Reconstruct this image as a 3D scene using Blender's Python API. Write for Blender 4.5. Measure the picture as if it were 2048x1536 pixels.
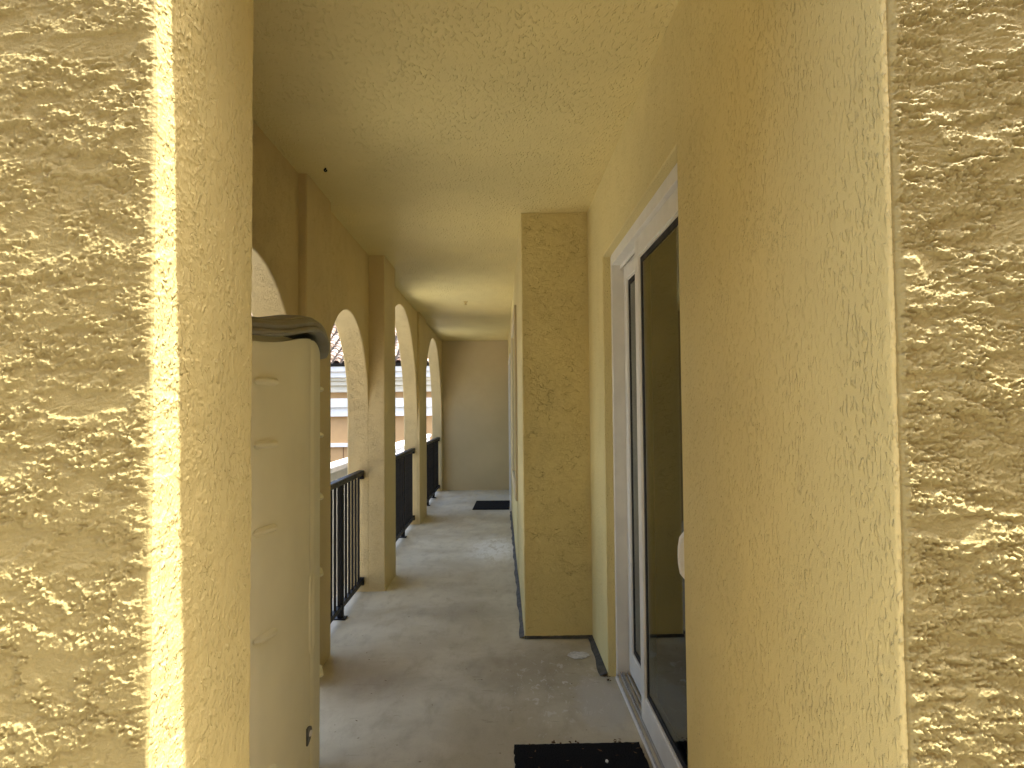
import bpy, bmesh, math, random
import numpy as np
from mathutils import Vector, Matrix

for o in list(bpy.data.objects): bpy.data.objects.remove(o)
scene = bpy.context.scene
C = scene.collection
R = math.radians

# ------------------------------------------------------------------ camera
EYE = 1.58
FPX, PITCH, YAW, ROLL = 1402.6, 0.0371, 0.0158, -0.0088
cam = bpy.data.cameras.new('camera'); camo = bpy.data.objects.new('camera', cam); C.objects.link(camo)
cam.sensor_width = 36.0; cam.lens = FPX * 36.0 / 2048.0; cam.clip_start = 0.02; cam.clip_end = 600
Fv = Vector((math.sin(YAW)*math.cos(PITCH), math.cos(YAW)*math.cos(PITCH), math.sin(PITCH)))
Rv = Vector((math.cos(YAW), -math.sin(YAW), 0)); Uv = Rv.cross(Fv)
R2 = Rv*math.cos(ROLL) + Uv*math.sin(ROLL); U2 = -Rv*math.sin(ROLL) + Uv*math.cos(ROLL)
M = Matrix((R2, U2, -Fv)).transposed().to_4x4(); M.translation = (0, 0, EYE)
camo.matrix_world = M
scene.camera = camo

# ------------------------------------------------------------------ sky, sun, exposure
SUN = Vector((0.44, -0.0540, 1.0)).normalized()
world = bpy.data.worlds.new('World'); scene.world = world; world.use_nodes = True
wn = world.node_tree.nodes; wl = world.node_tree.links
sky = wn.new('ShaderNodeTexSky'); sky.sky_type = 'NISHITA'; sky.sun_disc = False
sky.sun_elevation = math.asin(SUN.z); sky.sun_rotation = math.atan2(SUN.x, SUN.y)
sky.air_density = 1.0; sky.dust_density = 5.0; sky.ozone_density = 1.0
bg = wn['Background']; bg.inputs['Strength'].default_value = 0.125
wl.new(sky.outputs[0], bg.inputs['Color'])
sl = bpy.data.lights.new('sun', 'SUN'); sl.energy = 2.5; sl.angle = R(0.53); sl.color = (1.0, 0.95, 0.86)
so = bpy.data.objects.new('sun', sl); C.objects.link(so); so.rotation_euler = SUN.to_track_quat('Z', 'Y').to_euler(); so.location = (6, -2, 14)
scene.view_settings.view_transform = 'Standard'; scene.view_settings.look = 'None'
scene.view_settings.exposure = 2.45; scene.view_settings.gamma = 1.0
scene.render.engine = 'CYCLES'
scene.cycles.max_bounces = 14; scene.cycles.diffuse_bounces = 9; scene.cycles.glossy_bounces = 5; scene.cycles.transparent_max_bounces = 12

# ------------------------------------------------------------------ dimensions (metres; x right, y along the balcony, z up)
CEIL = 2.97
XR, XP, YP, YFAR = 0.619, 0.149, 4.906, 13.98       # house wall, its projecting part, start of that part, end wall
XA, XO = -1.17, -1.36                                # arcade wall inner and outer face
YF = 1.10                                            # front face of the balcony
JL, YL = -0.545, 1.546                               # left pier: jamb plane, depth
DY0, DY1, DZ = 2.404, 4.2, 2.50                      # sliding door opening
BAYS = [(2.46, 4.06, 1.56), (4.64, 6.23, 1.565), (6.86, 9.85, 1.34), (10.74, 13.84, 1.29)]  # y0, y1, spring height

# ------------------------------------------------------------------ helpers
def link(name, me, mat=None, parent=None):
    o = bpy.data.objects.new(name, me); C.objects.link(o)
    if mat is not None and me is not None and len(me.materials) == 0: me.materials.append(mat)
    if parent is not None: o.parent = parent
    return o
def tag(o, label=None, cat=None, group=None, kind=None):
    if label: o['label'] = label
    if cat: o['category'] = cat
    if group: o['group'] = group
    if kind: o['kind'] = kind
    return o
def empty(name, loc=(0, 0, 0), rz=0.0):
    o = bpy.data.objects.new(name, None); C.objects.link(o); o.location = loc; o.rotation_euler = (0, 0, rz); o.empty_display_size = 0.1
    return o
def bm_box(bm, x0, x1, y0, y1, z0, z1, bev=0.0, seg=1):
    r = bmesh.ops.create_cube(bm, size=1.0)
    vs = r['verts']
    for v in vs:
        v.co = Vector(((x0+x1)/2 + v.co.x*(x1-x0), (y0+y1)/2 + v.co.y*(y1-y0), (z0+z1)/2 + v.co.z*(z1-z0)))
    if bev > 0:
        es = list({e for v in vs for e in v.link_edges})
        bmesh.ops.bevel(bm, geom=es, offset=bev, segments=seg, affect='EDGES', profile=0.5)
def mesh_from(bm, name, smooth=False):
    me = bpy.data.meshes.new(name); bmesh.ops.recalc_face_normals(bm, faces=bm.faces); bm.to_mesh(me); bm.free()
    if smooth:
        me.polygons.foreach_set('use_smooth', [True]*len(me.polygons))
        me.set_sharp_from_angle(angle=R(35))
    return me
def box(name, x0, x1, y0, y1, z0, z1, mat, parent=None, bev=0.0, seg=1):
    bm = bmesh.new(); bm_box(bm, x0, x1, y0, y1, z0, z1, bev, seg)
    return link(name, mesh_from(bm, name), mat, parent)
def boxes(name, lst, mat, parent=None, bev=0.0):
    bm = bmesh.new()
    for b in lst: bm_box(bm, *b, bev)
    return link(name, mesh_from(bm, name), mat, parent)
def plate(name, outline, x0, x1, mat, parent=None, bev=0.0):
    """outline in (y, z), extruded from x0 to x1"""
    bm = bmesh.new()
    a = [bm.verts.new((x0, y, z)) for y, z in outline]; b = [bm.verts.new((x1, y, z)) for y, z in outline]
    bm.faces.new(a); bm.faces.new(b[::-1]); n = len(a)
    for i in range(n): bm.faces.new((a[i], b[i], b[(i+1) % n], a[(i+1) % n]))
    me = mesh_from(bm, name)
    o = link(name, me, mat, parent)
    if bev > 0:
        m = o.modifiers.new('round', 'BEVEL'); m.width = bev; m.segments = 2; m.limit_method = 'ANGLE'; m.angle_limit = R(50)
    return o

# ------------------------------------------------------------------ materials
def new_mat(name):
    m = bpy.data.materials.new(name); m.use_nodes = True
    nt = m.node_tree; return m, nt.nodes, nt.links, nt.nodes['Principled BSDF']
class G:
    """tiny node-graph helper"""
    def __init__(s, name):
        s.m, s.n, s.l, s.b = new_mat(name); s.co = s.n.new('ShaderNodeTexCoord').outputs['Object']
    def put(s, sock, v):
        if isinstance(v, (int, float, tuple, list)): sock.default_value = v
        else: s.l.new(v, sock)
    def mapping(s, scale=(1, 1, 1), loc=(0, 0, 0), rot=(0, 0, 0), src=None):
        k = s.n.new('ShaderNodeMapping'); s.l.new(src or s.co, k.inputs['Vector'])
        k.inputs['Scale'].default_value = scale; k.inputs['Location'].default_value = loc; k.inputs['Rotation'].default_value = rot
        return k.outputs[0]
    def noise(s, scale, detail=2, rough=0.5, dist=0.0, vec=None, out='Fac'):
        k = s.n.new('ShaderNodeTexNoise'); s.l.new(vec or s.co, k.inputs['Vector'])
        k.inputs['Scale'].default_value = scale; k.inputs['Detail'].default_value = detail
        k.inputs['Roughness'].default_value = rough; k.inputs['Distortion'].default_value = dist
        return k.outputs[out]
    def voro(s, scale, feature='F1', vec=None, out='Distance'):
        k = s.n.new('ShaderNodeTexVoronoi'); k.feature = feature; s.l.new(vec or s.co, k.inputs['Vector']); k.inputs['Scale'].default_value = scale
        return k.outputs[out]
    def math(s, op, a, b=None, c=None, clamp=False):
        k = s.n.new('ShaderNodeMath'); k.operation = op; k.use_clamp = clamp
        s.put(k.inputs[0], a)
        if b is not None: s.put(k.inputs[1], b)
        if c is not None: s.put(k.inputs[2], c)
        return k.outputs[0]
    def step(s, v, a, b, lo=0.0, hi=1.0):
        k = s.n.new('ShaderNodeMapRange'); k.interpolation_type = 'SMOOTHSTEP'; s.put(k.inputs['Value'], v)
        k.inputs['From Min'].default_value = a; k.inputs['From Max'].default_value = b
        k.inputs['To Min'].default_value = lo; k.inputs['To Max'].default_value = hi
        return k.outputs[0]
    def mix(s, fac, a, b, mode='MIX'):
        k = s.n.new('ShaderNodeMix'); k.data_type = 'RGBA'; k.blend_type = mode
        s.put(k.inputs[0], fac)
        s.put(k.inputs[6], (*a, 1) if isinstance(a, tuple) else a); s.put(k.inputs[7], (*b, 1) if isinstance(b, tuple) else b)
        return k.outputs[2]
    def bump(s, h, dist, strength=1.0, prev=None):
        k = s.n.new('ShaderNodeBump'); k.inputs['Strength'].default_value = strength; k.inputs['Distance'].default_value = dist
        s.l.new(h, k.inputs['Height'])
        if prev is not None: s.l.new(prev, k.inputs['Normal'])
        return k.outputs[0]
    def sep(s, vec=None):
        k = s.n.new('ShaderNodeSeparateXYZ'); s.l.new(vec or s.co, k.inputs[0]); return k.outputs
    def done(s, col, rough=0.8, nrm=None, spec=0.4):
        s.put(s.b.inputs['Base Color'], (*col, 1) if isinstance(col, tuple) else col)
        s.put(s.b.inputs['Roughness'], rough); s.b.inputs['Specular IOR Level'].default_value = spec
        if nrm is not None: s.l.new(nrm, s.b.inputs['Normal'])
        return s.m

PAINT = (0.69, 0.582, 0.262)
ARCP = (0.60, 0.485, 0.25)         # arcade: browned, the shading of its inward face put into the colour
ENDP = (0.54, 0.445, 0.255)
SAND_DIMMED = (0.43, 0.36, 0.155)      # outside faces: sand colour, darkened to hold back the strong light on them
def stucco(name, base=PAINT, worm=60, aniso=(1, 1, 1), depth=0.004, crack=0.0, dirt=0.25, grain=0.0012, rough=0.62, spec=0.3, seed=0, strokes=False):
    g = G(name)
    v = g.mapping(aniso, (seed*3.1, seed*1.7, seed*0.9))
    n1 = g.noise(worm, 3, 0.55, 0.6, v)
    ridge = g.math('ABSOLUTE', g.math('SUBTRACT', n1, 0.5))
    worms = g.step(ridge, 0.0, 0.07, 1.0, 0.0)                       # thin raised worms
    if strokes: worms = g.step(g.noise(worm, 1.5, 0.5, 0.35, v), 0.52, 0.70)   # short raised strokes left by the roller
    patch = g.step(g.noise(9, 3, 0.6, 0.3, v), 0.35, 0.70)
    hgt = g.math('ADD', g.math('MULTIPLY', worms, g.math('ADD', 0.30, g.math('MULTIPLY', patch, 0.9))), g.math('MULTIPLY', g.noise(34, 3, 0.6, 0, v), 0.55))
    nrm = g.bump(hgt, depth, 0.8)
    nrm = g.bump(g.noise(420, 2, 0.6), grain, 0.7, nrm)
    big = g.noise(1.3, 3, 0.6)
    col = g.mix(g.step(big, 0.3, 0.7), tuple(c*0.94 for c in base), tuple(min(1, c*1.04) for c in base))
    # grime that gathers in the hollows of the render, in irregular clusters
    cl = g.step(g.noise(2.3, 4, 0.65, 0.4, g.mapping((1, 1, 1), (5+seed, 2, 7))), 0.52, 0.72)
    sp = g.step(g.noise(150, 2, 0.6), 0.58, 0.70)
    col = g.mix(g.math('MULTIPLY', g.math('MULTIPLY', cl, sp), dirt*1.6, clamp=True), col, tuple(c*0.45 for c in base))
    if crack > 0:
        vv = g.n.new('ShaderNodeVectorMath'); vv.operation = 'ADD'
        nz = g.noise(14, 3, 0.6, 0, None, 'Color')
        sc = g.n.new('ShaderNodeVectorMath'); sc.operation = 'SCALE'; g.l.new(nz, sc.inputs[0]); sc.inputs['Scale'].default_value = 0.11
        g.l.new(g.co, vv.inputs[0]); g.l.new(sc.outputs[0], vv.inputs[1])
        e = g.voro(17, 'DISTANCE_TO_EDGE', g.mapping((0.55, 0.55, 1.5), (seed, 0, 0), (0, 0, 0), vv.outputs[0]))
        ln = g.step(e, 0.0, 0.022, 1.0, 0.0)
        gate = g.step(g.noise(15, 3, 0.6), 0.50, 0.64)
        ln = g.math('MULTIPLY', ln, gate)
        nrm = g.bump(g.math('SUBTRACT', 1.0, ln), 0.006*crack, 1.0, nrm)
        col = g.mix(g.math('MULTIPLY', ln, 0.35*crack, clamp=True), col, tuple(c*0.45 for c in base))
    return g.done(col, rough, nrm, spec)

M_JAMB   = stucco('pier_stucco', worm=110, aniso=(1, 1, 0.55), depth=0.0045, crack=0.25, dirt=0.15, seed=1, strokes=True)
M_WALL   = stucco('house_wall_stucco', worm=120, aniso=(1, 1, 0.45), depth=0.0052, dirt=0.75, seed=2, strokes=True)
M_CRACK  = stucco('projection_stucco', worm=60, depth=0.003, crack=0.8, dirt=0.14, seed=3)
M_CEIL   = stucco('ceiling_stucco', worm=70, aniso=(1.0, 0.45, 1), depth=0.0055, dirt=0.08, seed=4, strokes=True)
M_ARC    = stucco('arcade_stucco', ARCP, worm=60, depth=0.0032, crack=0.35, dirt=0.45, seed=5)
M_END    = stucco('end_wall_stucco', ENDP, worm=60, depth=0.0012, crack=0.1, dirt=0.12, seed=6)

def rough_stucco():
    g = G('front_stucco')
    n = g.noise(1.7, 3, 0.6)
    col = g.mix(g.step(n, 0.3, 0.7), tuple(c*0.95 for c in SAND_DIMMED), tuple(c*1.03 for c in SAND_DIMMED))
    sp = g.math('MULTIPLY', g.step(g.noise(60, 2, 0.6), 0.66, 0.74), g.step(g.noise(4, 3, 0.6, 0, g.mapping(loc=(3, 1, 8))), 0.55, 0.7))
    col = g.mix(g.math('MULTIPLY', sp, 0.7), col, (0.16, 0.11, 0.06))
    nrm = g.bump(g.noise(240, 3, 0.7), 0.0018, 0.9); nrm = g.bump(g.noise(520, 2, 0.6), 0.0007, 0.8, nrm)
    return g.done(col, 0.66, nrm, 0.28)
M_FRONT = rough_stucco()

def plain(name, col, rough=0.5, spec=0.5, var=0.05, scale=6, bump=0.0, bscale=300, metal=0.0):
    g = G(name)
    c = g.mix(g.step(g.noise(scale, 3, 0.6), 0.3, 0.7), tuple(k*(1-var) for k in col), tuple(min(1, k*(1+var)) for k in col))
    nrm = g.bump(g.noise(bscale, 2, 0.6), bump, 0.8) if bump > 0 else None
    rg = g.step(g.noise(scale*3, 3, 0.6), 0.3, 0.7, rough*0.85, min(1, rough*1.15))
    m = g.done(c, rg, nrm, spec); g.b.inputs['Metallic'].default_value = metal
    return m
M_FRAME  = plain('frame_white', (0.70, 0.68, 0.61), 0.38, 0.5, 0.04, 9)
M_TRACK  = plain('track_metal', (0.42, 0.41, 0.38), 0.42, 0.5, 0.15, 30)
M_GASKET = plain('gasket_black', (0.008, 0.008, 0.009), 0.6, 0.3, 0.1)
M_BLACK  = plain('rail_black', (0.006, 0.006, 0.0065), 0.5, 0.25, 0.2, 12, 0.0004, 160)
M_RESIN  = plain('cabinet_resin', (0.84, 0.80, 0.56), 0.55, 0.35, 0.04, 3, 0.0005, 500)
M_LID    = plain('cabinet_lid_resin', (0.23, 0.215, 0.155), 0.48, 0.4, 0.05, 4, 0.0004, 400)
M_STEEL  = plain('hasp_steel', (0.10, 0.095, 0.085), 0.45, 0.5, 0.2, 40, 0, 1, 0.6)
M_HANDLE = plain('handle_white', (0.78, 0.77, 0.72), 0.35, 0.5, 0.02)
M_WHITE  = plain('white_trim', (0.84, 0.84, 0.81), 0.6, 0.3, 0.04, 2, 0.001, 40)
M_CREAM  = plain('cream_trim', (0.72, 0.67, 0.53), 0.6, 0.3, 0.04, 2, 0.001, 40)
M_TAN    = plain('neighbour_tan', (0.56, 0.355, 0.165), 0.75, 0.25, 0.06, 1.5, 0.002, 60)
M_SLATE  = plain('sealant_grey', (0.070, 0.067, 0.058), 0.7, 0.3, 0.35, 14, 0.001, 90)
M_SEAM   = plain('joint_dark', (0.18, 0.10, 0.05), 0.8, 0.2)

def floor_mat():
    g = G('balcony_concrete')
    n = g.noise(1.6, 5, 0.62, 0.4); n2 = g.noise(7, 4, 0.65, 0.2, g.mapping((1.3, 0.5, 1)))
    col = g.mix(g.step(n, 0.32, 0.68), (0.43, 0.38, 0.265), (0.57, 0.525, 0.39))
    col = g.mix(g.math('MULTIPLY', g.step(n2, 0.45, 0.75), 0.32), col, (0.235, 0.185, 0.115))
    x, y, z = g.sep()
    def blob(cx, cy, rx, ry, edge=0.35, nz=9, amt=0.5):
        dx = g.math('DIVIDE', g.math('SUBTRACT', x, cx), rx); dy = g.math('DIVIDE', g.math('SUBTRACT', y, cy), ry)
        d = g.math('SQRT', g.math('ADD', g.math('MULTIPLY', dx, dx), g.math('MULTIPLY', dy, dy)))
        d = g.math('ADD', d, g.math('MULTIPLY', g.math('SUBTRACT', g.noise(nz, 4, 0.65, 0.3), 0.5), amt*2))
        return g.step(d, 1-edge, 1+edge*0.3, 1.0, 0.0)
    # lime bloom left by standing water
    fl_ = g.mapping((1, 0.32, 1))
    wp = g.math('MULTIPLY', blob(-0.08, 8.05, 0.34, 0.80, 0.9, 5, 0.5), g.step(g.noise(13, 5, 0.72, 0.6, fl_), 0.37, 0.53))
    col = g.mix(g.math('MULTIPLY', wp, 0.9), col, (0.82, 0.81, 0.75))
    halo = blob(-0.10, 7.95, 0.46, 1.15, 0.9, 4, 0.6)
    col = g.mix(g.math('MULTIPLY', halo, 0.30), col, (0.62, 0.60, 0.52))
    # damp brown area in front of the projecting block, ringed by tide marks
    col = g.mix(g.math('MULTIPLY', blob(0.15, 4.35, 0.60, 0.55, 0.95, 4, 0.6), 0.50), col, (0.20, 0.155, 0.09))
    col = g.mix(g.math('MULTIPLY', blob(-0.35, 5.6, 0.45, 0.35, 0.8, 3, 0.7), 0.40), col, (0.22, 0.175, 0.11))
    col = g.mix(g.math('MULTIPLY', blob(-0.75, 4.15, 0.40, 0.30, 0.9, 4, 0.5), 0.35), col, (0.19, 0.145, 0.085))
    # patch beside the door sill
    col = g.mix(g.math('MULTIPLY', blob(0.53, 3.82, 0.15, 0.42, 0.40, 8, 0.5), 0.7), col, (0.50, 0.485, 0.43))
    sc = g.math('MULTIPLY', blob(0.28, 4.0, 0.36, 0.70, 0.9, 5, 0.4), g.step(g.noise(26, 4, 0.7, 0.8, g.mapping((1, 0.45, 1), (4, 4, 0))), 0.57, 0.64))
    col = g.mix(g.math('MULTIPLY', sc, 0.75), col, (0.66, 0.645, 0.59))
    # scattered dark drips and long scuffs
    dr_ = g.math('MULTIPLY', g.step(g.voro(7.5, 'F1', g.mapping((1, 0.55, 1))), 0.03, 0.085, 1.0, 0.0), g.step(g.noise(2.2, 2), 0.48, 0.56))
    col = g.mix(g.math('MULTIPLY', dr_, 0.45), col, (0.16, 0.125, 0.08))
    sf = g.step(g.noise(11, 3, 0.6, 0.4, g.mapping((0.5, 2.2, 1), (0, 0, 0), (0, 0, 0.35))), 0.66, 0.72)
    col = g.mix(g.math('MULTIPLY', sf, 0.30), col, (0.16, 0.125, 0.08))
    # far end: paler, washed concrete streaks
    far = g.math('MULTIPLY', g.step(y, 9.5, 13.5), g.step(g.noise(3, 4, 0.65, 0.3, g.mapping((2.0, 0.4, 1))), 0.42, 0.62))
    col = g.mix(g.math('MULTIPLY', far, 0.5), col, (0.46, 0.45, 0.41))
    # trowel scuffs and fine specks
    sk = g.step(g.noise(110, 3, 0.7), 0.60, 0.70)
    col = g.mix(g.math('MULTIPLY', sk, 0.40), col, (0.10, 0.085, 0.06))
    sk2 = g.step(g.voro(45), 0.0, 0.10, 1.0, 0.0); sk2 = g.math('MULTIPLY', sk2, g.step(g.noise(3, 2), 0.55, 0.65))
    col = g.mix(g.math('MULTIPLY', sk2, 0.6), col, (0.62, 0.60, 0.54))
    nrm = g.bump(g.noise(5, 4, 0.6), 0.006, 0.5); nrm = g.bump(g.noise(260, 3, 0.6), 0.0012, 0.7, nrm)
    rg = g.step(n, 0.3, 0.7, 0.50, 0.72)
    return g.done(col, rg, nrm, 0.4)
M_FLOOR = floor_mat()

def mat_mat():
    g = G('mat_fibre')
    col = g.mix(g.step(g.noise(180, 3, 0.7), 0.35, 0.7), (0.003, 0.003, 0.004), (0.020, 0.019, 0.019))
    return g.done(col, 0.95, g.bump(g.noise(420, 3, 0.7), 0.004, 1.0), 0.1)
M_MAT = mat_mat()
def glass_mat():
    m = bpy.data.materials.new('window_glass'); m.use_nodes = True; n = m.node_tree.nodes; l = m.node_tree.links
    n.remove(n['Principled BSDF']); out = n['Material Output']
    fr = n.new('ShaderNodeFresnel'); fr.inputs['IOR'].default_value = 1.75
    tr = n.new('ShaderNodeBsdfTransparent'); tr.inputs['Color'].default_value = (0.78, 0.83, 0.79, 1)
    gl = n.new('ShaderNodeBsdfGlossy'); gl.inputs['Roughness'].default_value = 0.012; gl.inputs['Color'].default_value = (0.90, 0.93, 0.90, 1)
    mx = n.new('ShaderNodeMixShader'); l.new(fr.outputs[0], mx.inputs[0]); l.new(tr.outputs[0], mx.inputs[1]); l.new(gl.outputs[0], mx.inputs[2])
    l.new(mx.outputs[0], out.inputs['Surface']); return m
M_GLASS = glass_mat()
M_ROOMW = plain('room_wall_paint', (0.72, 0.69, 0.62), 0.8, 0.2, 0.03)
M_ROOMF = plain('room_floor_wood', (0.22, 0.18, 0.13), 0.4, 0.4, 0.2, 5)
M_GROUND = plain('court_asphalt', (0.075, 0.072, 0.066), 0.9, 0.25, 0.2, 0.8, 0.004, 30)
M_LAND = plain('bounce_landing_concrete', (0.40, 0.38, 0.33), 0.8, 0.25, 0.10, 2.5, 0.003, 120)
M_DECK = plain('bounce_deck_membrane', (0.55, 0.53, 0.47), 0.8, 0.25, 0.06, 1.2, 0.003, 60)
def tile_mat():
    g = G('roof_tile_clay')
    oi = g.n.new('ShaderNodeObjectInfo')
    c = g.mix(oi.outputs['Random'], (0.46, 0.33, 0.26), (0.68, 0.60, 0.52))
    c = g.mix(g.step(g.noise(14, 4, 0.65), 0.45, 0.7), c, (0.16, 0.12, 0.10))
    return g.done(c, 0.8, g.bump(g.noise(70, 3), 0.004, 0.7), 0.25)
M_TILE = tile_mat()
M_UNDER = plain('roof_underlay', (0.03, 0.028, 0.026), 0.9, 0.1)

# ------------------------------------------------------------------ relief of the hand-thrown render (height field, metres)
rng = np.random.default_rng(11)
PX = 0.0016
def fnoise(h, w, wl, an=1.0, bw=0.55, ang=0.0):
    """band of noise with wavelength wl (m); an > 1 stretches it along direction ang"""
    ky = np.fft.fftfreq(h, PX)[:, None]; kx = np.fft.rfftfreq(w, PX)[None, :]
    ca, sa = math.cos(ang), math.sin(ang)
    k = np.sqrt(((kx*ca+ky*sa)*math.sqrt(an))**2 + ((ky*ca-kx*sa)/math.sqrt(an))**2) + 1e-9
    amp = np.exp(-(np.log(k*wl)/bw)**2) / k
    s = np.fft.rfft2(rng.standard_normal((h, w))) * amp
    a = np.fft.irfft2(s, s=(h, w)); a -= a.mean(); return a / a.std()
def sstep(a, lo, hi):
    t = np.clip((a-lo)/(hi-lo), 0, 1); return t*t*(3-2*t)
def rough_field(h, w, an=1.0, bias=0.0):
    A = bias + fnoise(h, w, 0.11, 2.0*an, 0.9) + 0.55*fnoise(h, w, 0.045, 1.6*an) + 0.42*fnoise(h, w, 0.017, 1.3*an) + 0.26*fnoise(h, w, 0.008)
    m = sstep(A, -0.20, -0.08)                                       # daubs of render that stand proud
    rim = np.exp(-((A+0.03)/0.10)**2)                                # their pushed-up edges
    A2 = bias + fnoise(h, w, 0.06, 3.0, 0.8, 0.25) + 0.5*fnoise(h, w, 0.020, 2.0, 0.6, 0.2) + 0.32*fnoise(h, w, 0.008)
    m2 = sstep(A2, 0.45, 0.57); rim2 = np.exp(-((A2-0.60)/0.10)**2)
    A3 = fnoise(h, w, 0.035, 2.2*an, 0.8, -0.15) + 0.4*fnoise(h, w, 0.011) + 0.25*fnoise(h, w, 0.006)
    m3 = sstep(A3, 0.50, 0.64)                                       # small flat flecks
    zone = sstep(fnoise(h, w, 0.18, 1.4, 0.9), -0.6, 0.4)            # crumbly areas
    calm = sstep(fnoise(h, w, 0.14, 1.8, 0.8) - bias, 0.75, 1.35)    # trowelled areas
    B = fnoise(h, w, 0.0100, 1.2, 0.40); B2 = fnoise(h, w, 0.0062, 1.1, 0.35)
    crumbs = np.clip(B-0.25, 0, 1.8) + 0.55*np.clip(B2-0.25, 0, 1.8)
    ssel = sstep(fnoise(h, w, 0.25), -0.3, 0.3)
    streak = ssel*fnoise(h, w, 0.010, 12.0, 0.45, 0.30) + (1-ssel)*fnoise(h, w, 0.010, 12.0, 0.45, -0.12)
    H = (0.0019*m + 0.0011*rim + 0.0009*m2 + 0.0008*rim2 + 0.0010*m3 + 0.0010*crumbs*(0.20+0.80*zone)*(0.25+0.75*np.maximum(m, m2)))*(1-0.70*calm)
    H += 0.00016*streak*(0.6+calm) + 0.00011*fnoise(h, w, 0.0045, 1.0, 0.35)*(0.5+m) + 0.0010*fnoise(h, w, 0.28, 1.2)
    return H*1.35
def fine_field(h, w):
    a = fnoise(h, w, 0.018, 0.8, 0.6); b = fnoise(h, w, 0.05, 1.0, 0.7)
    return 0.00035*np.exp(-(a/0.35)**2)*sstep(b, -0.3, 0.8) + 0.00035*b + 0.0006*fnoise(h, w, 0.25)
def bil(F, r, c):
    r = np.clip(r, 0, F.shape[0]-1.001); c = np.clip(c, 0, F.shape[1]-1.001)
    i = r.astype(int); j = c.astype(int); fr = r-i; fc = c-j
    return F[i, j]*(1-fr)*(1-fc) + F[i+1, j]*fr*(1-fc) + F[i, j+1]*(1-fr)*fc + F[i+1, j+1]*fr*fc
def z_rows(z0, z1, fz0, fz1, fine, coarse):
    a = np.arange(z0, fz0, coarse); b = np.arange(fz0, fz1, fine); c = np.arange(fz1, z1, coarse)
    return np.concatenate([a, b, c, [z1]])
def sheet(name, path, zs, mats, parent=None, an=1.0, bias=0.0, gain=1.0):
    """path: list of (x, y, nx, ny, rough_weight, material_index); relief is pushed along the normal"""
    P = np.array(path); d = np.r_[0, np.cumsum(np.hypot(np.diff(P[:, 0]), np.diff(P[:, 1])))]
    h = 64*(int((zs[-1]-zs[0])/PX)//64+1); w = min(768, 64*(int(d[-1]/PX)//64+1))
    RF = gain*rough_field(h, w, an, bias); FF = fine_field(h, w)
    rr = ((zs-zs[0])/PX)[:, None] + 0*d[None, :]; cc = ((d/PX) % (w-2))[None, :] + 0*zs[:, None]
    Hh = bil(RF, rr, cc)*P[:, 4][None, :] + bil(FF, rr, cc)*(1-P[:, 4])[None, :]
    X = P[:, 0][None, :] + P[:, 2][None, :]*Hh; Y = P[:, 1][None, :] + P[:, 3][None, :]*Hh; Z = zs[:, None] + 0*Hh
    nr, nc = X.shape
    co = np.stack([X, Y, Z], -1).reshape(-1, 3)
    i = np.arange(nr*nc).reshape(nr, nc)
    q = np.stack([i[:-1, :-1], i[:-1, 1:], i[1:, 1:], i[1:, :-1]], -1).reshape(-1, 4)
    me = bpy.data.meshes.new(name)
    me.vertices.add(len(co)); me.vertices.foreach_set('co', co.ravel())
    me.loops.add(q.size); me.loops.foreach_set('vertex_index', q.ravel().astype(np.int32))
    me.polygons.add(len(q)); me.polygons.foreach_set('loop_start', np.arange(0, q.size, 4, dtype=np.int32))
    me.polygons.foreach_set('loop_total', np.full(len(q), 4, dtype=np.int32))
    me.polygons.foreach_set('use_smooth', np.ones(len(q), dtype=bool))
    mi = np.broadcast_to(P[:-1, 5][None, :], (nr-1, nc-1)).astype(np.int32)
    for m in mats: me.materials.append(m)
    me.polygons.foreach_set('material_index', np.ascontiguousarray(mi).ravel())
    me.update(calc_edges=True)
    return link(name, me, None, parent)
def arc(cx, cy, r, a0, a1, n, wgt, mi):
    out = []
    for k in range(n+1):
        a = R(a0 + (a1-a0)*k/n); out.append((cx+r*math.cos(a), cy+r*math.sin(a), math.cos(a), math.sin(a), wgt[0]+(wgt[1]-wgt[0])*k/n, mi))
    return out

# ------------------------------------------------------------------ setting
gnd = box('ground', -70, 60, -60, 120, -3.3, -3.05, M_GROUND); tag(gnd, 'dark asphalt court far below the balcony', 'ground', kind='structure')
fl = box('floor', XO-0.06, XR+0.28, YF-0.02, YFAR+0.2, -0.25, 0.0, M_FLOOR); tag(fl, 'stained grey concrete balcony floor', 'floor', kind='structure')
ld = box('bounce_landing', -1.30, 0.75, -3.2, YF-0.03, -0.25, -0.02, M_LAND); tag(ld, 'unseen concrete walkway added to bounce sunlight into the balcony', 'walkway', kind='structure')  # unseen slab, added to throw sunlight into the front opening
la = box('roof_deck', -11.0, XO-0.07, YF-0.6, 11.5, -1.5, -1.25, M_DECK); tag(la, 'pale flat roof deck added to bounce sunlight up through the arches', 'roof deck', kind='structure')  # pale surface added as a reflector, lighting the ceiling through the arches
ce = box('ceiling', XO-0.10, XR+0.30, YF+0.018, YFAR+0.2, CEIL, CEIL+0.32, M_CEIL); tag(ce, 'yellow stucco ceiling over the balcony', 'ceiling', kind='structure')

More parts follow.
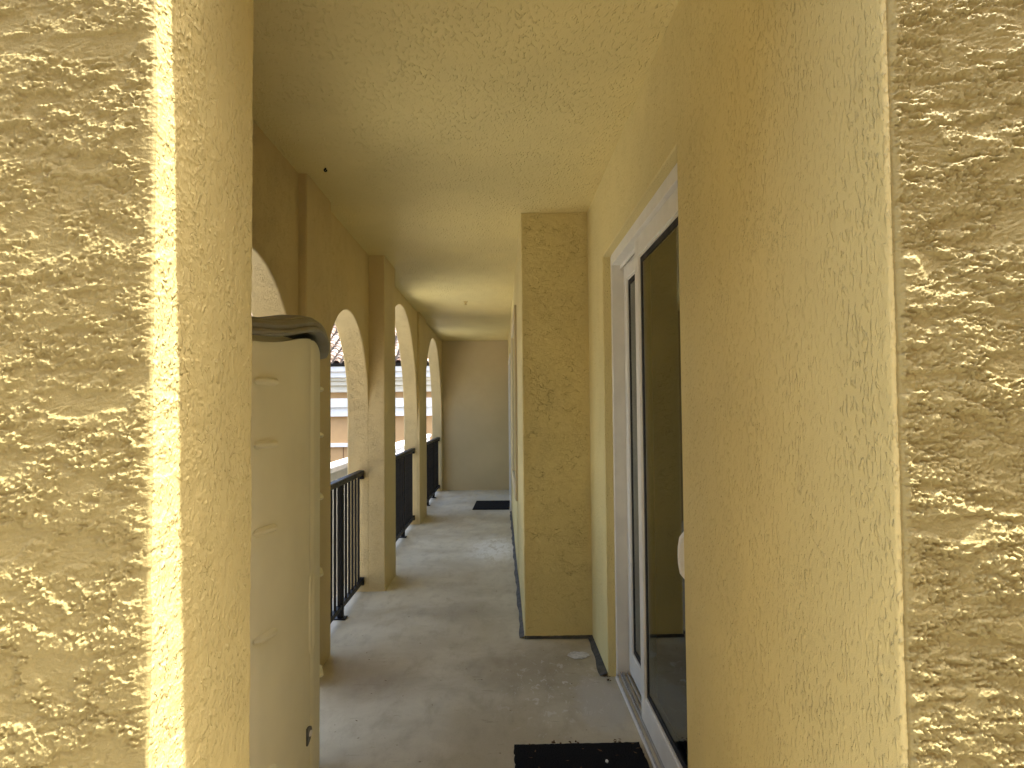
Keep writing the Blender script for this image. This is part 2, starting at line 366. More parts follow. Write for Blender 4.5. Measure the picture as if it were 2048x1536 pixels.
# sealant run along the foot of the house wall
def strip(name, pts_in, width, z, par):
    bm = bmesh.new(); random.seed(3)
    n = len(pts_in)
    for (x0, y0), (x1, y1) in zip(pts_in[:-1], pts_in[1:]):
        L = math.hypot(x1-x0, y1-y0); k = max(2, int(L/0.06)); dx, dy = (x1-x0)/L, (y1-y0)/L; nx, ny = -dy, dx
        prev = None
        for i in range(k+1):
            t = L*i/k; w = width*(0.85+0.15*math.sin(t*7.0+1)+0.10*math.sin(t*17.0)+0.05*random.random())
            a = bm.verts.new((x0+dx*t, y0+dy*t, z+0.018)); b = bm.verts.new((x0+dx*t+nx*w, y0+dy*t+ny*w, z+0.001))
            if prev: bm.faces.new((prev[0], a, b, prev[1]))
            prev = (a, b)
    return link(name, mesh_from(bm, name), M_SLATE, par)
strip('sealant_strip', [(XR-0.001, DY1), (XR-0.001, YP)], 0.045, 0.003, fl)
strip('sealant_strip', [(XR, YP-0.001), (XP, YP-0.001)], 0.022, 0.003, fl)
strip('sealant_strip', [(XP-0.001, YP), (XP-0.001, 10.95)], 0.032, 0.003, fl)
# capped floor drain: a round pale patch
bm = bmesh.new(); random.seed(5)
c0 = bm.verts.new((0.482, 4.56, 0.007)); ring = []
for k in range(28):
    a = 2*math.pi*k/28; r = 0.066*(1+0.10*random.uniform(-1, 1)); ring.append(bm.verts.new((0.482+1.05*r*math.cos(a), 4.56+r*math.sin(a), 0.003)))
for k in range(28): bm.faces.new((c0, ring[k], ring[(k+1) % 28]))
link('drain_cap', mesh_from(bm, 'drain_cap', True), plain('drain_cap_cement', (0.55, 0.54, 0.50), 0.8, 0.2, 0.25, 30, 0.002, 90), fl)

# left entrance pier
zs = z_rows(-0.01, CEIL+0.25, 0.92, 2.36, 0.0016, 0.012)
path = []
for x in np.arange(XO, -0.86, 0.014): path.append((x, YF, 0, -1, 1, 0))
for x in np.arange(-0.86, JL-0.0045, 0.0017): path.append((x, YF, 0, -1, min(1.0, 0.30+(JL-x)*45), 0))
path += arc(JL-0.0035, YF+0.0035, 0.0035, -90, 0, 4, (0.30, 0.30), 0)
for y in np.arange(YF+0.006, YL-0.010, 0.0028): path.append((JL, y, 1, 0, 0.34 if y < YF+0.15 else max(0.06, 0.34-(y-YF-0.15)*2.0), 1))
path += arc(JL-0.008, YL-0.008, 0.008, 0, 90, 4, (0, 0), 1)
for x in np.arange(JL-0.02, XO, -0.05): path.append((x, YL, 0, 1, 0, 1))
path.append((XO, YL, 0, 1, 0, 1)); path.append((XO, YF+0.001, -1, 0, 0, 1))
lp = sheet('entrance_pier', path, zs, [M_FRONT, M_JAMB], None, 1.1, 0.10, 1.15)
tag(lp, 'thick tan stucco pier at left with sunlit edge and heavily textured front', 'pier')

# house wall on the right: textured front corner and smooth side with the door opening
path = []
yw = 1.16
for y in np.arange(yw, YF+0.010, -0.0028): path.append((XR-0.0008, y, -1, 0, 0.0, 1))
path += arc(XR+0.006, YF+0.006, 0.006, 180, 270, 4, (0.0, 0.10), 1)
xs = [XR+0.0075]
while xs[-1] < 0.90: xs.append(xs[-1]+0.0017)
while xs[-1] < 1.5: xs.append(xs[-1]+0.02)
while xs[-1] < 4.5: xs.append(xs[-1]*1.06)
for x in xs: path.append((x, YF + (0.003 if XR+0.008 < x < XR+0.014 else 0.0), 0, -1, min(1, 0.15+max(0, x-XR-0.010)*90), 0))
path.append((4.8, YF, 0, -1, 1, 0))
hw = empty('house_wall', (0, 0, 0))
tag(hw, 'tan stucco house wall along the right side with a projecting block', 'wall')
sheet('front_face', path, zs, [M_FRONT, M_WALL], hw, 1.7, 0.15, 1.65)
out = [(yw-0.03, -0.01), (DY0, -0.01), (DY0, DZ), (DY1, DZ), (DY1, -0.01), (YP+0.02, -0.01), (YP+0.02, CEIL+0.02), (yw-0.03, CEIL+0.02)]
o = plate('side_wall', out, XR, XR+0.055, M_WALL, hw, 0.006)
# projecting block with a window and a second door
WY0, WY1, WZ0, WZ1 = 6.7, 8.5, 0.85, 2.45
EY0, EY1 = 10.95, 12.95
pb = empty('projection', (0, 0, 0)); pb.parent = hw
out = [(YP+0.006, -0.01), (WY0, -0.01), (WY0, WZ1), (WY1, WZ1), (WY1, -0.01), (EY0, -0.01), (EY0, 2.47), (EY1, 2.47), (EY1, -0.01), (YFAR+0.02, -0.01), (YFAR+0.02, CEIL+0.02), (YP+0.006, CEIL+0.02)]
plate('projection_wall', out, XP+0.003, XR+0.24, M_CRACK, pb, 0.008)
box('projection_wall', XP, XR, WY0-0.001, WY1+0.001, -0.01, WZ0, M_CRACK, pb)
path = []
for x in np.arange(XR+0.02, XP+0.014, -0.005): path.append((x, YP-0.002, 0, -1, 0.26, 0))
path += arc(XP+0.010, YP+0.008, 0.010, 270, 180, 4, (0.26, 0.22), 0)
for y in np.arange(YP+0.02, YP+0.70, 0.010): path.append((XP-0.0, y, -1, 0, max(0.0, 0.22-(y-YP)*0.33), 0))
sheet('projection_face', [(p[0], p[1]-0.0, p[2], p[3], p[4], p[5]) for p in path], np.arange(0.0, CEIL+0.012, 0.0055), [M_CRACK], pb)
# stucco band framing the window
boxes('window_band', [(XP-0.022, XP+0.01, WY0-0.12, WY0, WZ0-0.12, WZ1+0.12), (XP-0.022, XP+0.01, WY1, WY1+0.12, WZ0-0.12, WZ1+0.12),
                      (XP-0.022, XP+0.01, WY0+0.001, WY1-0.001, WZ1, WZ1+0.12), (XP-0.026, XP+0.01, WY0+0.001, WY1-0.001, WZ0-0.12, WZ0)], M_END, pb, 0.006)
# upper mass of the house, so the roof line carries on above the frame
box('upper_wall', XR+0.31, 6.0, YF+0.06, YFAR+2.0, CEIL-0.2, CEIL+1.2, M_END, hw)
box('rear_wall', 5.0, 5.2, YF+0.06, YFAR+2.0, -3.05, CEIL-0.2, M_END, hw)
boxes('lower_wall', [(XO+0.02, 5.0, YF+0.05, YF+0.3, -3.05, -0.25), (XO+0.02, XO+0.25, YF+0.3, YFAR+0.15, -3.05, -0.25)], M_END, hw)

# end wall
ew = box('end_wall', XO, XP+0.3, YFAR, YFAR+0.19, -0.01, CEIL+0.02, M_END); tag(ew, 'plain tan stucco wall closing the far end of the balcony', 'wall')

# arcade wall on the left
out = [(YL+0.001, -0.01)]
for (a, b, sp) in BAYS:
    c = (a+b)/2; r = (b-a)/2; n = 40
    out += [(a, -0.01)]
    for k in range(n+1):
        t = math.pi - math.pi*k/n; out.append((c+r*math.cos(t), sp+r*math.sin(t)))
    out += [(b, -0.01)]
out += [(YFAR+0.001, -0.01), (YFAR+0.001, CEIL+0.02), (YL+0.001, CEIL+0.02)]
aw = empty('arcade_wall', (0, 0, 0)); tag(aw, 'tan stucco arcade wall with four round arches on the left', 'wall')
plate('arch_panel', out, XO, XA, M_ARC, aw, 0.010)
def pil(y0, y1, xf):
    bm = bmesh.new(); bm_box(bm, XA-0.06, xf, y0+0.0015, y1-0.0015, -0.01, CEIL+0.02, 0.010, 2)
    link('pilaster', mesh_from(bm, 'pilaster'), M_ARC, aw)
pil(4.06, 4.64, -1.120); pil(6.23, 6.86, -1.029)
box('pilaster', XA-0.06, -1.140, 9.8515, 10.7385, -0.01, CEIL+0.02, M_ARC, aw, 0.008, 2)

# ------------------------------------------------------------------ railings
def railing(y0, y1, nposts, label):
    x = -1.238
    r = empty('railing', (x, (y0+y1)/2, 0)); tag(r, label, 'railing', 'black railings in the arches')
    yo = (y0+y1)/2; L = (y1-y0)/2
    box('top_rail', -0.032, 0.032, -L+0.004, L-0.004, 1.018, 1.062, M_BLACK, r, 0.012, 3)
    box('bottom_rail', -0.019, 0.019, -L+0.004, L-0.004, 0.075, 0.112, M_BLACK, r, 0.004)
    for s in (-1, 1):
        for z0, z1 in ((0.985, 1.016), (0.06, 0.128)):
            box('bracket', -0.027, 0.027, s*L-0.03 if s > 0 else s*L+0.001, s*L-0.001 if s > 0 else s*L+0.03, z0, z1, M_BLACK, r, 0.004)
    ys = [-L + 2*L*(k+1)/(nposts+1) for k in range(nposts)]
    pm = None
    for yy in ys:
        if pm is None:
            bm = bmesh.new(); bm_box(bm, -0.022, 0.022, -0.022, 0.022, 0.012, 1.02, 0.003); bm_box(bm, -0.045, 0.045, -0.045, 0.045, 0.0005, 0.0115, 0.003)
            pm = mesh_from(bm, 'post')
        p = link('post', pm, M_BLACK, r); p.location = (0, yy, 0)
    bmh = None; nb = int(round(2*L/0.124))
    for k in range(1, nb):
        yy = -L + 2*L*k/nb
        if min(abs(yy-q) for q in ys) < 0.045: continue
        if bmh is None:
            bm = bmesh.new(); bm_box(bm, -0.009, 0.009, -0.009, 0.009, 0.11, 1.02, 0.0015); bmh = mesh_from(bm, 'baluster')
        b = link('baluster', bmh, M_BLACK, r); b.location = (0, yy, 0)
railing(4.64, 6.23, 1, 'nearest black metal railing, between the cabinet and the second pilaster')
railing(6.86, 9.85, 2, 'middle black metal railing, in the first tall arch')
railing(10.74, 13.84, 2, 'farthest black metal railing, beside the end wall')

# ------------------------------------------------------------------ sliding door
sd = empty('sliding_door', (0, 0, 0)); tag(sd, 'white framed sliding glass door in the right wall beside the nearer mat', 'door')
FX0, FX1 = 0.668, 0.80       # frame depth
y0, y1, zt = DY0+0.001, DY1-0.001, DZ-0.001
fr = boxes('frame', [(FX0, FX1, y0-0.03, y0+0.035, 0.001, zt), (FX0, FX1, y1-0.042, y1+0.03, 0.001, zt)], M_FRAME, sd, 0.002)
boxes('head', [(FX0-0.002, FX1, y0+0.036, y1-0.043, zt-0.060, zt+0.03), (FX0+0.050, FX0+0.056, y0+0.036, y1-0.043, zt-0.085, zt-0.0605)], M_FRAME, sd, 0.002)
tr = boxes('threshold', [(FX0-0.012, FX1, y0+0.036, y1-0.043, 0.0005, 0.020)], M_FRAME, sd, 0.003)
for x in (FX0-0.008, FX0+0.016, FX0+0.028, FX0+0.052, FX0+0.078): box('track_rib', x, x+0.005, y0+0.037, y1-0.044, 0.0195, 0.042 if x > FX0 else 0.034, M_TRACK, sd)
def panel(x0, x1, ya, yb, handle_y=None):
    p = empty('door_panel', (0, 0, 0)); p.parent = sd
    za, zb = 0.044, zt-0.062; st = 0.085; br = 0.125; tp = 0.095
    bm = bmesh.new()
    bm_box(bm, x0, x1, ya, ya+st, za, zb, 0.003); bm_box(bm, x0, x1, yb-st, yb, za, zb, 0.003)
    bm_box(bm, x0+0.0006, x1-0.0006, ya+st-0.001, yb-st+0.001, za, za+br, 0.003); bm_box(bm, x0+0.0006, x1-0.0006, ya+st-0.001, yb-st+0.001, zb-tp, zb, 0.003)
    link('sash', mesh_from(bm, 'sash'), M_FRAME, p)
    a, b, c, d = ya+st-0.002, yb-st+0.002, za+br-0.002, zb-tp+0.002; w = 0.013; xm = (x0+x1)/2
    boxes('glazing_bead', [(x0+0.006, xm-0.008, a, a+w, c, d), (x0+0.006, xm-0.008, b-w, b, c, d), (x0+0.006, xm-0.008, a+w, b-w, c, c+w), (x0+0.006, xm-0.008, a+w, b-w, d-w, d)], M_FRAME, p)
    w2 = 0.042
    boxes('gasket', [(xm-0.0075, xm-0.0045, a, a+w2, c, d), (xm-0.0075, xm-0.0045, b-w2, b, c, d), (xm-0.0075, xm-0.0045, a+w2, b-w2, c, c+w2), (xm-0.0075, xm-0.0045, a+w2, b-w2, d-w2, d),
                     (xm+0.0045, xm+0.0075, a, a+w2, c, d), (xm+0.0045, xm+0.0075, b-w2, b, c, d), (xm+0.0045, xm+0.0075, a+w2, b-w2, c, c+w2), (xm+0.0045, xm+0.0075, a+w2, b-w2, d-w2, d)], M_GASKET, p)
    box('glass_pane', xm-0.004, xm+0.004, a+0.002, b-0.002, c+0.002, d-0.002, M_GLASS, p)
    if handle_y:
        bm = bmesh.new(); pr = []
        zs_ = [0.955, 0.962, 0.985, 1.02, 1.05, 1.08, 1.115, 1.138, 1.145]; off = [0.0, 0.022, 0.040, 0.046, 0.047, 0.046, 0.040, 0.022, 0.0]
        rings = []
        for z, f in zip(zs_, off):
            hw_ = 0.016; rings.append([bm.verts.new((x0-f-0.006 if f else x0+0.002, handle_y-hw_, z)), bm.verts.new((x0-f-0.006 if f else x0+0.002, handle_y+hw_, z)), bm.verts.new((x0-max(0, f-0.016), handle_y+hw_, z)), bm.verts.new((x0-max(0, f-0.016), handle_y-hw_, z))])
        for ra, rb in zip(rings[:-1], rings[1:]):
            for k in range(4): bm.faces.new((ra[k], ra[(k+1) % 4], rb[(k+1) % 4], rb[k]))
        bm.faces.new(rings[0]); bm.faces.new(rings[-1][::-1])
        hm = mesh_from(bm, 'pull_handle', True); ho = link('pull_handle', hm, M_HANDLE, p)
        bv = ho.modifiers.new('round', 'BEVEL'); bv.width = 0.004; bv.segments = 2
    return p
panel(0.686, 0.724, y0+0.034, 3.54, handle_y=2.53)
panel(0.738, 0.776, 3.03, y1-0.043)
# dim room behind the door
for nm, b, m in (('room_floor', (0.81, 4.9, 1.40, 4.88, -0.2, 0.0), M_ROOMF), ('room_ceiling', (0.81, 4.9, 1.40, 4.88, 2.8, 2.9), M_ROOMW), ('room_wall', (4.7, 4.9, 1.41, 4.87, 0, 2.8), M_ROOMW),
                 ('room_wall', (0.86, 4.69, 1.40, 1.50, 0, 2.8), M_ROOMW), ('room_wall', (0.86, 4.69, 4.80, 4.88, 0, 2.8), M_ROOMW)):
    o = box(nm, *b, m); tag(o, None, None, None, 'structure')

# second, farther sliding door and window in the projecting block
fd = empty('sliding_door', (0, 0, 0)); tag(fd, 'far white sliding door seen edge-on beside the farther mat', 'door')
boxes('frame', [(XP-0.012, XP+0.12, EY0+0.001, EY0+0.06, 0.001, 2.468), (XP-0.012, XP+0.12, EY1-0.06, EY1-0.001, 0.001, 2.468), (XP-0.012, XP+0.12, EY0+0.061, EY1-0.061, 2.40, 2.468), (XP-0.012, XP+0.12, EY0+0.061, EY1-0.061, 0.001, 0.03)], M_FRAME, fd, 0.003)
for ya, yb, xx in ((EY0+0.061, 12.0, XP+0.03), (11.94, EY1-0.061, XP+0.07)):
    p = empty('door_panel', (0, 0, 0)); p.parent = fd
    boxes('sash', [(xx, xx+0.035, ya, ya+0.07, 0.031, 2.399), (xx, xx+0.035, yb-0.07, yb, 0.031, 2.399), (xx+0.001, xx+0.034, ya+0.07, yb-0.07, 0.031, 0.13), (xx+0.001, xx+0.034, ya+0.07, yb-0.07, 2.32, 2.399)], M_FRAME, p)
    box('glass_pane', xx+0.014, xx+0.020, ya+0.068, yb-0.068, 0.128, 2.322, M_GLASS, p)
wi = empty('window', (0, 0, 0)); tag(wi, 'tall white window in the projecting right wall, seen edge-on', 'window')
boxes('frame', [(XP+0.05, XP+0.12, WY0+0.001, WY0+0.05, WZ0+0.001, WZ1-0.001), (XP+0.05, XP+0.12, WY1-0.05, WY1-0.001, WZ0+0.001, WZ1-0.001), (XP+0.05, XP+0.12, WY0+0.051, WY1-0.051, WZ1-0.05, WZ1-0.001), (XP+0.05, XP+0.12, WY0+0.051, WY1-0.051, WZ0+0.001, WZ0+0.05)], M_FRAME, wi, 0.003)
box('glass_pane', XP+0.08, XP+0.086, WY0+0.048, WY1-0.048, WZ0+0.048, WZ1-0.048, M_GLASS, wi)
o = boxes('dark_room', [(XR+0.241, XR+0.30, YP, YFAR, -0.2, 2.9)], M_ROOMW); o.name = 'room_wall'; tag(o, kind='structure')

# ------------------------------------------------------------------ storage cabinet
HW, SAG = 0.53, 0.080
cb = empty('storage_cabinet', (-0.735, 2.74, 0.0), 0.068)     # local x: out of the doors, local y: along the balcony
tag(cb, 'tall beige resin storage cabinet with taupe crown lid behind the left pier', 'cabinet')
def bow(t, off=0.0): return SAG*(-(t/HW)**2) + off
def front_pts(off, n=24, hw=HW): return [(bow(-hw+2*hw*k/n, off)*1.0, -hw+2*hw*k/n) for k in range(n+1)]
BACK = -0.405
def fillet_outline(off):
    hw = HW + off; pts = []
    f = [(bow(t*HW/hw, off), t) for t in np.linspace(-hw+0.03, hw-0.03, 33)]
    xe = bow(HW, off)
    pts = [(BACK, -hw), (xe-0.035, -hw), (xe-0.017, -hw+0.003), (xe-0.005, -hw+0.012)] + f + [(xe-0.005, hw-0.012), (xe-0.017, hw-0.003), (xe-0.035, hw), (BACK, hw)]
    return pts
def prism(name, outl, z0, z1, mat, par, smooth=True):
    bm = bmesh.new(); a = [bm.verts.new((x, y, z0)) for x, y in outl]; b = [bm.verts.new((x, y, z1)) for x, y in outl]; n = len(a)
    bm.faces.new(a[::-1]); bm.faces.new(b)
    for i in range(n): bm.faces.new((a[i], a[(i+1) % n], b[(i+1) % n], b[i]))
    return link(name, mesh_from(bm, name, smooth), mat, par)
prism('body', fillet_outline(-0.022), 0.005, 1.845, M_RESIN, cb)
RIDGES = [1.68, 1.475, 1.20, 0.863, 0.425]
for s in (-1, 1):
    ts = np.linspace(0.003, HW-0.008, 22) * s
    if s < 0: ts = ts[::-1]
    bm = bmesh.new(); prof = []
    rows = []
    for t in ts:
        e = min(abs(abs(t)-0.003), abs(HW-0.008-abs(t)))
        c = -0.010 if e < 1e-4 else 0.0
        top = 1.815 + 0.055*0.5*(1+math.cos(math.pi*min(1, abs(t)/HW)))-0.01
        rows.append([bm.verts.new((bow(t, -0.020), t, 0.10)), bm.verts.new((bow(t, c), t, 0.10)), bm.verts.new((bow(t, c), t, top)), bm.verts.new((bow(t, -0.020), t, top))])
    for ra, rb in zip(rows[:-1], rows[1:]):
        for k in range(4): bm.faces.new((ra[k], rb[k], rb[(k+1) % 4], ra[(k+1) % 4]))
    bm.faces.new(rows[0]); bm.faces.new(rows[-1][::-1])
    dr = link('cabinet_door', mesh_from(bm, 'cabinet_door', True), M_RESIN, cb)
    for zr in RIDGES:                                    # moulded ribs near the hinge side
        bm = bmesh.new(); prev = None
        tt = np.linspace(0.385, HW-0.012, 8)*s
        for i, t in enumerate(tt):
            sc = 0.35 if i in (0, 7) else 1.0; rg = []
            for k in range(6):
                a = math.pi*k/5; rg.append(bm.verts.new((bow(t)+0.020*sc*math.sin(a)-0.001, t, zr+0.013*sc*math.cos(a))))
            if prev:
                for k in range(5): bm.faces.new((prev[k], rg[k], rg[k+1], prev[k+1]))
            else: bm.faces.new(rg)
            prev = rg
        bm.faces.new(prev[::-1])
        link('rib', mesh_from(bm, 'rib', True), M_RESIN, dr)
    # moulded finger grip beside the seam
    bm = bmesh.new(); rows = []
    for z in np.linspace(0.66, 0.96, 14):
        e = min(z-0.66, 0.96-z); wdt = 0.022*min(1, math.sqrt(max(0.0, e)/0.04)+0.05)
        rows.append([bm.verts.new((bow(s*(0.030+q*wdt))+0.0065*math.sqrt(max(0, 1-q*q))*min(1, e/0.02+0.05), s*(0.030+q*wdt), z)) for q in (-1, -0.6, 0, 0.6, 1)])
    for ra, rb in zip(rows[:-1], rows[1:]):
        for k in range(4): bm.faces.new((ra[k], rb[k], rb[k+1], ra[k+1]))
    link('finger_grip', mesh_from(bm, 'finger_grip', True), M_RESIN, dr)
    if s < 0:
        bm = bmesh.new(); a = []; n = 12
        for k in range(n+1):
            q = -math.pi/2 + math.pi*k/n; a.append((-0.088+0.070*math.cos(q), 0.375+0.031*math.sin(q)))
        fa = [bm.verts.new((bow(y)+0.006, y, z)) for y, z in a]; fb = [bm.verts.new((bow(y)-0.002, y, z)) for y, z in a]
        bm.faces.new(fa); bm.faces.new(fb[::-1])
        for k in range(len(a)): bm.faces.new((fa[k], fb[k], fb[(k+1) % len(a)], fa[(k+1) % len(a)]))
        hp = link('hasp', mesh_from(bm, 'hasp'), M_STEEL, dr)
        bm = bmesh.new(); ra = []; rb = []
        for k in range(12):
            q = 2*math.pi*k/12; ra.append(bm.verts.new((bow(-0.045)+0.011, -0.050+0.018*math.cos(q), 0.375+0.009*math.sin(q)))); rb.append(bm.verts.new((bow(-0.045)+0.005, -0.050+0.020*math.cos(q), 0.375+0.010*math.sin(q))))
        bm.faces.new(ra)
        for k in range(12): bm.faces.new((ra[k], rb[k], rb[(k+1) % 12], ra[(k+1) % 12]))
        link('hasp_ring', mesh_from(bm, 'hasp_ring'), M_HANDLE, dr)
# crown lid: moulded profile swept round the cabinet, lifted over the middle of the doors
outl = fillet_outline(0.0)
prof = [(-0.020, 0.004), (0.020, 0.0), (0.036, 0.004), (0.040, 0.012), (0.036, 0.020), (0.028, 0.023), (0.031, 0.030), (0.032, 0.038), (0.026, 0.046), (0.016, 0.051), (0.011, 0.052), (0.005, 0.059), (-0.02, 0.064), (-0.08, 0.067)]
bm = bmesh.new(); rings = []
for i, (x, y) in enumerate(outl):
    a = Vector(outl[max(0, i-1)]); b = Vector(outl[min(len(outl)-1, i+1)]); t = (b-a).normalized(); nrm = Vector((t.y, -t.x))
    if nrm.dot(Vector((x-BACK/2, y))) < 0: nrm = -nrm
    u = min(1, abs(y)/HW); lift = 0.062*0.5*(1+math.cos(math.pi*u)) if x > BACK+0.02 else 0.0
    fx = max(0, min(1, (x-BACK)/(-BACK)))
    rings.append([bm.verts.new((x+nrm.x*p, y+nrm.y*p, 1.822 + lift + z)) for p, z in prof])
for ra, rb in zip(rings[:-1], rings[1:]):
    for k in range(len(prof)-1): bm.faces.new((ra[k], rb[k], rb[k+1], ra[k+1]))
tc = [r[-1] for r in rings]
cen = bm.verts.new((-0.2, 0, 1.915)) 
for k in range(len(tc)-1): bm.faces.new((tc[k], tc[k+1], cen))
bm.faces.new((tc[-1], tc[0], cen))
link('lid', mesh_from(bm, 'lid', True), M_LID, cb)

# ------------------------------------------------------------------ door mats, small things
def door_mat(cx, cy, lx, ly, rz, label):
    bm = bmesh.new(); n = 40; random.seed(int(cy*10)); ed = []
    for (ax, ay, bx_, by_) in ((-1, -1, 1, -1), (1, -1, 1, 1), (1, 1, -1, 1), (-1, 1, -1, -1)):
        for k in range(n):
            t = k/n; ed.append(((ax+(bx_-ax)*t)*lx/2 + random.uniform(-.003, .003), (ay+(by_-ay)*t)*ly/2 + random.uniform(-.003, .003)))
    lo = [bm.verts.new((x, y, 0.0)) for x, y in ed]; hi = [bm.verts.new((x*0.995, y*0.995, 0.011)) for x, y in ed]; m = len(ed)
    bm.faces.new(hi)
    for k in range(m): bm.faces.new((lo[k], lo[(k+1) % m], hi[(k+1) % m], hi[k]))
    o = link('door_mat', mesh_from(bm, 'door_mat'), M_MAT); o.location = (cx, cy, 0.003); o.rotation_euler = (0, 0, rz)
    return tag(o, label, 'door mat', 'black door mats')
door_mat(0.345, 3.02, 0.59, 0.66, R(0.6), 'nearer black door mat on the floor in front of the sliding door')
door_mat(-0.165, 11.72, 0.58, 1.04, R(-1.5), 'farther black door mat near the end wall')

def chip(cx, cy, z, s, col, n=6, seed=0):
    random.seed(seed); bm = bmesh.new(); a = random.uniform(0, 6.28)
    pts = [(math.cos(a+k*6.283/n)*s*random.uniform(.6, 1.3), math.sin(a+k*6.283/n)*s*0.45*random.uniform(.6, 1.2)) for k in range(n)]
    c, d = math.cos(a), math.sin(a)
    lo = [bm.verts.new((cx+x*c-y*d, cy+x*d+y*c, z)) for x, y in pts]; hi = [bm.verts.new((cx+x*c-y*d, cy+x*d+y*c, z+0.003+random.uniform(0, .003))) for x, y in pts]
    bm.faces.new(hi); 
    for k in range(n): bm.faces.new((lo[k], lo[(k+1) % n], hi[(k+1) % n], hi[k]))
    return bm
litter = bmesh.new(); random.seed(21)
def add_leaf(cx, cy, z, L, W):
    a = random.uniform(0, 6.283); c, d = math.cos(a), math.sin(a); cu = random.uniform(0.1, 0.4)*L
    P = [(-L, 0, 0), (-L*.3, -W, cu*.5), (L*.4, -W*.8, cu*.3), (L, 0, cu), (L*.4, W*.8, cu*.6), (-L*.3, W, cu*.2)]
    litter.faces.new([litter.verts.new((cx+x*c-y*d, cy+x*d+y*c, z+0.001+zz)) for x, y, zz in P])
for k in range(16): add_leaf(random.uniform(0.05, 0.62), random.uniform(3.08, 3.36), 0.015, random.uniform(.004, .013), random.uniform(.002, .005))
for k in range(60): add_leaf(random.uniform(-1.0, 0.58), random.uniform(3.2, 7.5), 0.003, random.uniform(.003, .009), random.uniform(.0015, .004))
for (x, y) in ((0.54, 3.38), (0.33, 3.37), (0.25, 3.375), (0.61, 4.18), (0.60, 4.12)):
    for k in range(6): add_leaf(x+random.uniform(-.02, .02), y+random.uniform(-.02, .02), 0.008, random.uniform(.006, .014), random.uniform(.003, .006))
o = link('leaf_litter', mesh_from(litter, 'leaf_litter'), plain('dry_leaf', (0.10, 0.06, 0.03), 0.9, 0.1, 0.4, 60)); tag(o, 'tiny scraps of dry leaf scattered on the concrete floor', 'leaf litter', kind='stuff')
o = link('paper_scrap', mesh_from(chip(0.456, 3.17, 0.0145, 0.016, None, 6, 4), 'paper_scrap'), M_HANDLE); tag(o, 'small white scrap lying on the nearer door mat', 'scrap')
# small black hook in the ceiling and a brass sprinkler head farther along
def on_ceiling(u, v):
    r = Fv*FPX + R2*(u-1024) + U2*(768-v); t = (CEIL-EYE)/r.z; return r*t
p = on_ceiling(651, 336)
bm = bmesh.new()
for k in range(9):
    a = math.pi*1.3*k/8; bm_box(bm, p.x+0.007*math.cos(a)-0.003, p.x+0.007*math.cos(a)+0.003, p.y-0.003, p.y+0.003, CEIL-0.013-0.007*math.sin(a)-0.003, CEIL-0.013-0.007*math.sin(a)+0.003)
bm_box(bm, p.x-0.004, p.x+0.004, p.y-0.0039, p.y+0.0039, CEIL-0.012, CEIL+0.001)
o = link('ceiling_hook', mesh_from(bm, 'ceiling_hook'), M_GASKET); tag(o, 'small black hook in the ceiling above the first pilaster', 'hook')
p = on_ceiling(931, 603)
bm = bmesh.new(); bmesh.ops.create_cone(bm, cap_ends=True, segments=20, radius1=0.012, radius2=0.032, depth=0.02, matrix=Matrix.Translation((p.x, p.y, CEIL-0.009)))
bmesh.ops.create_cone(bm, cap_ends=True, segments=14, radius1=0.018, radius2=0.008, depth=0.025, matrix=Matrix.Translation((p.x, p.y, CEIL-0.030)))
o = link('ceiling_fitting', mesh_from(bm, 'ceiling_fitting'), plain('brass', (0.45, 0.33, 0.12), 0.4, 0.5, 0.1)); tag(o, 'tiny brass fitting on the ceiling near the far end', 'fitting')

# ------------------------------------------------------------------ neighbouring building beyond the arcade
NS = 26/22
nb = empty('neighbour_building', (-6, 26, -3.05)); tag(nb, 'tan building with white cornices and tiled roof seen through the arches', 'building')
def nbox(name, x0, x1, y0, y1, z0, z1, m, par=nb, bev=0.0):
    f = lambda z: EYE+(z-EYE)*NS+3.05 if z > -3 else 0.0
    o = box(name, x0+6, x1+6, (y0-22)*NS, (y1-22)*NS, f(z0), f(z1), m, par, bev); return o
NX0, NX1 = -16.0, 3.0
nbox('wall', NX0, NX1, 22.0, 32.0, -3.05, 2.9, M_TAN)
nbox('fascia', NX0-0.3, NX1+0.3, 21.50, 21.9, 2.80, 3.036, M_WHITE, bev=0.01)
zc = [2.80, 2.62, 2.52, 2.38, 2.175]; yc = [21.58, 21.66, 21.72, 21.80]
for k in range(4): nbox('cornice', NX0-0.25+k*0.02, NX1+0.25-k*0.02, yc[k], 22.02, zc[k+1]+0.001, zc[k], M_CREAM if k else M_WHITE, bev=0.012)
nbox('band', NX0-0.1, NX1+0.1, 21.78, 22.02, 1.706, 1.985, M_WHITE, bev=0.01)
nbox('band', NX0-0.08, NX1+0.08, 21.86, 22.02, 1.425, 1.7055, M_WHITE, bev=0.01)
nbox('band', NX0-0.08, NX1+0.08, 21.90, 22.02, 0.475, 0.60, M_WHITE, bev=0.01)
# control joint in the lower wall
nbox('joint', -5.83, -5.81, 21.985, 22.01, -3.0, 0.47, M_SEAM)
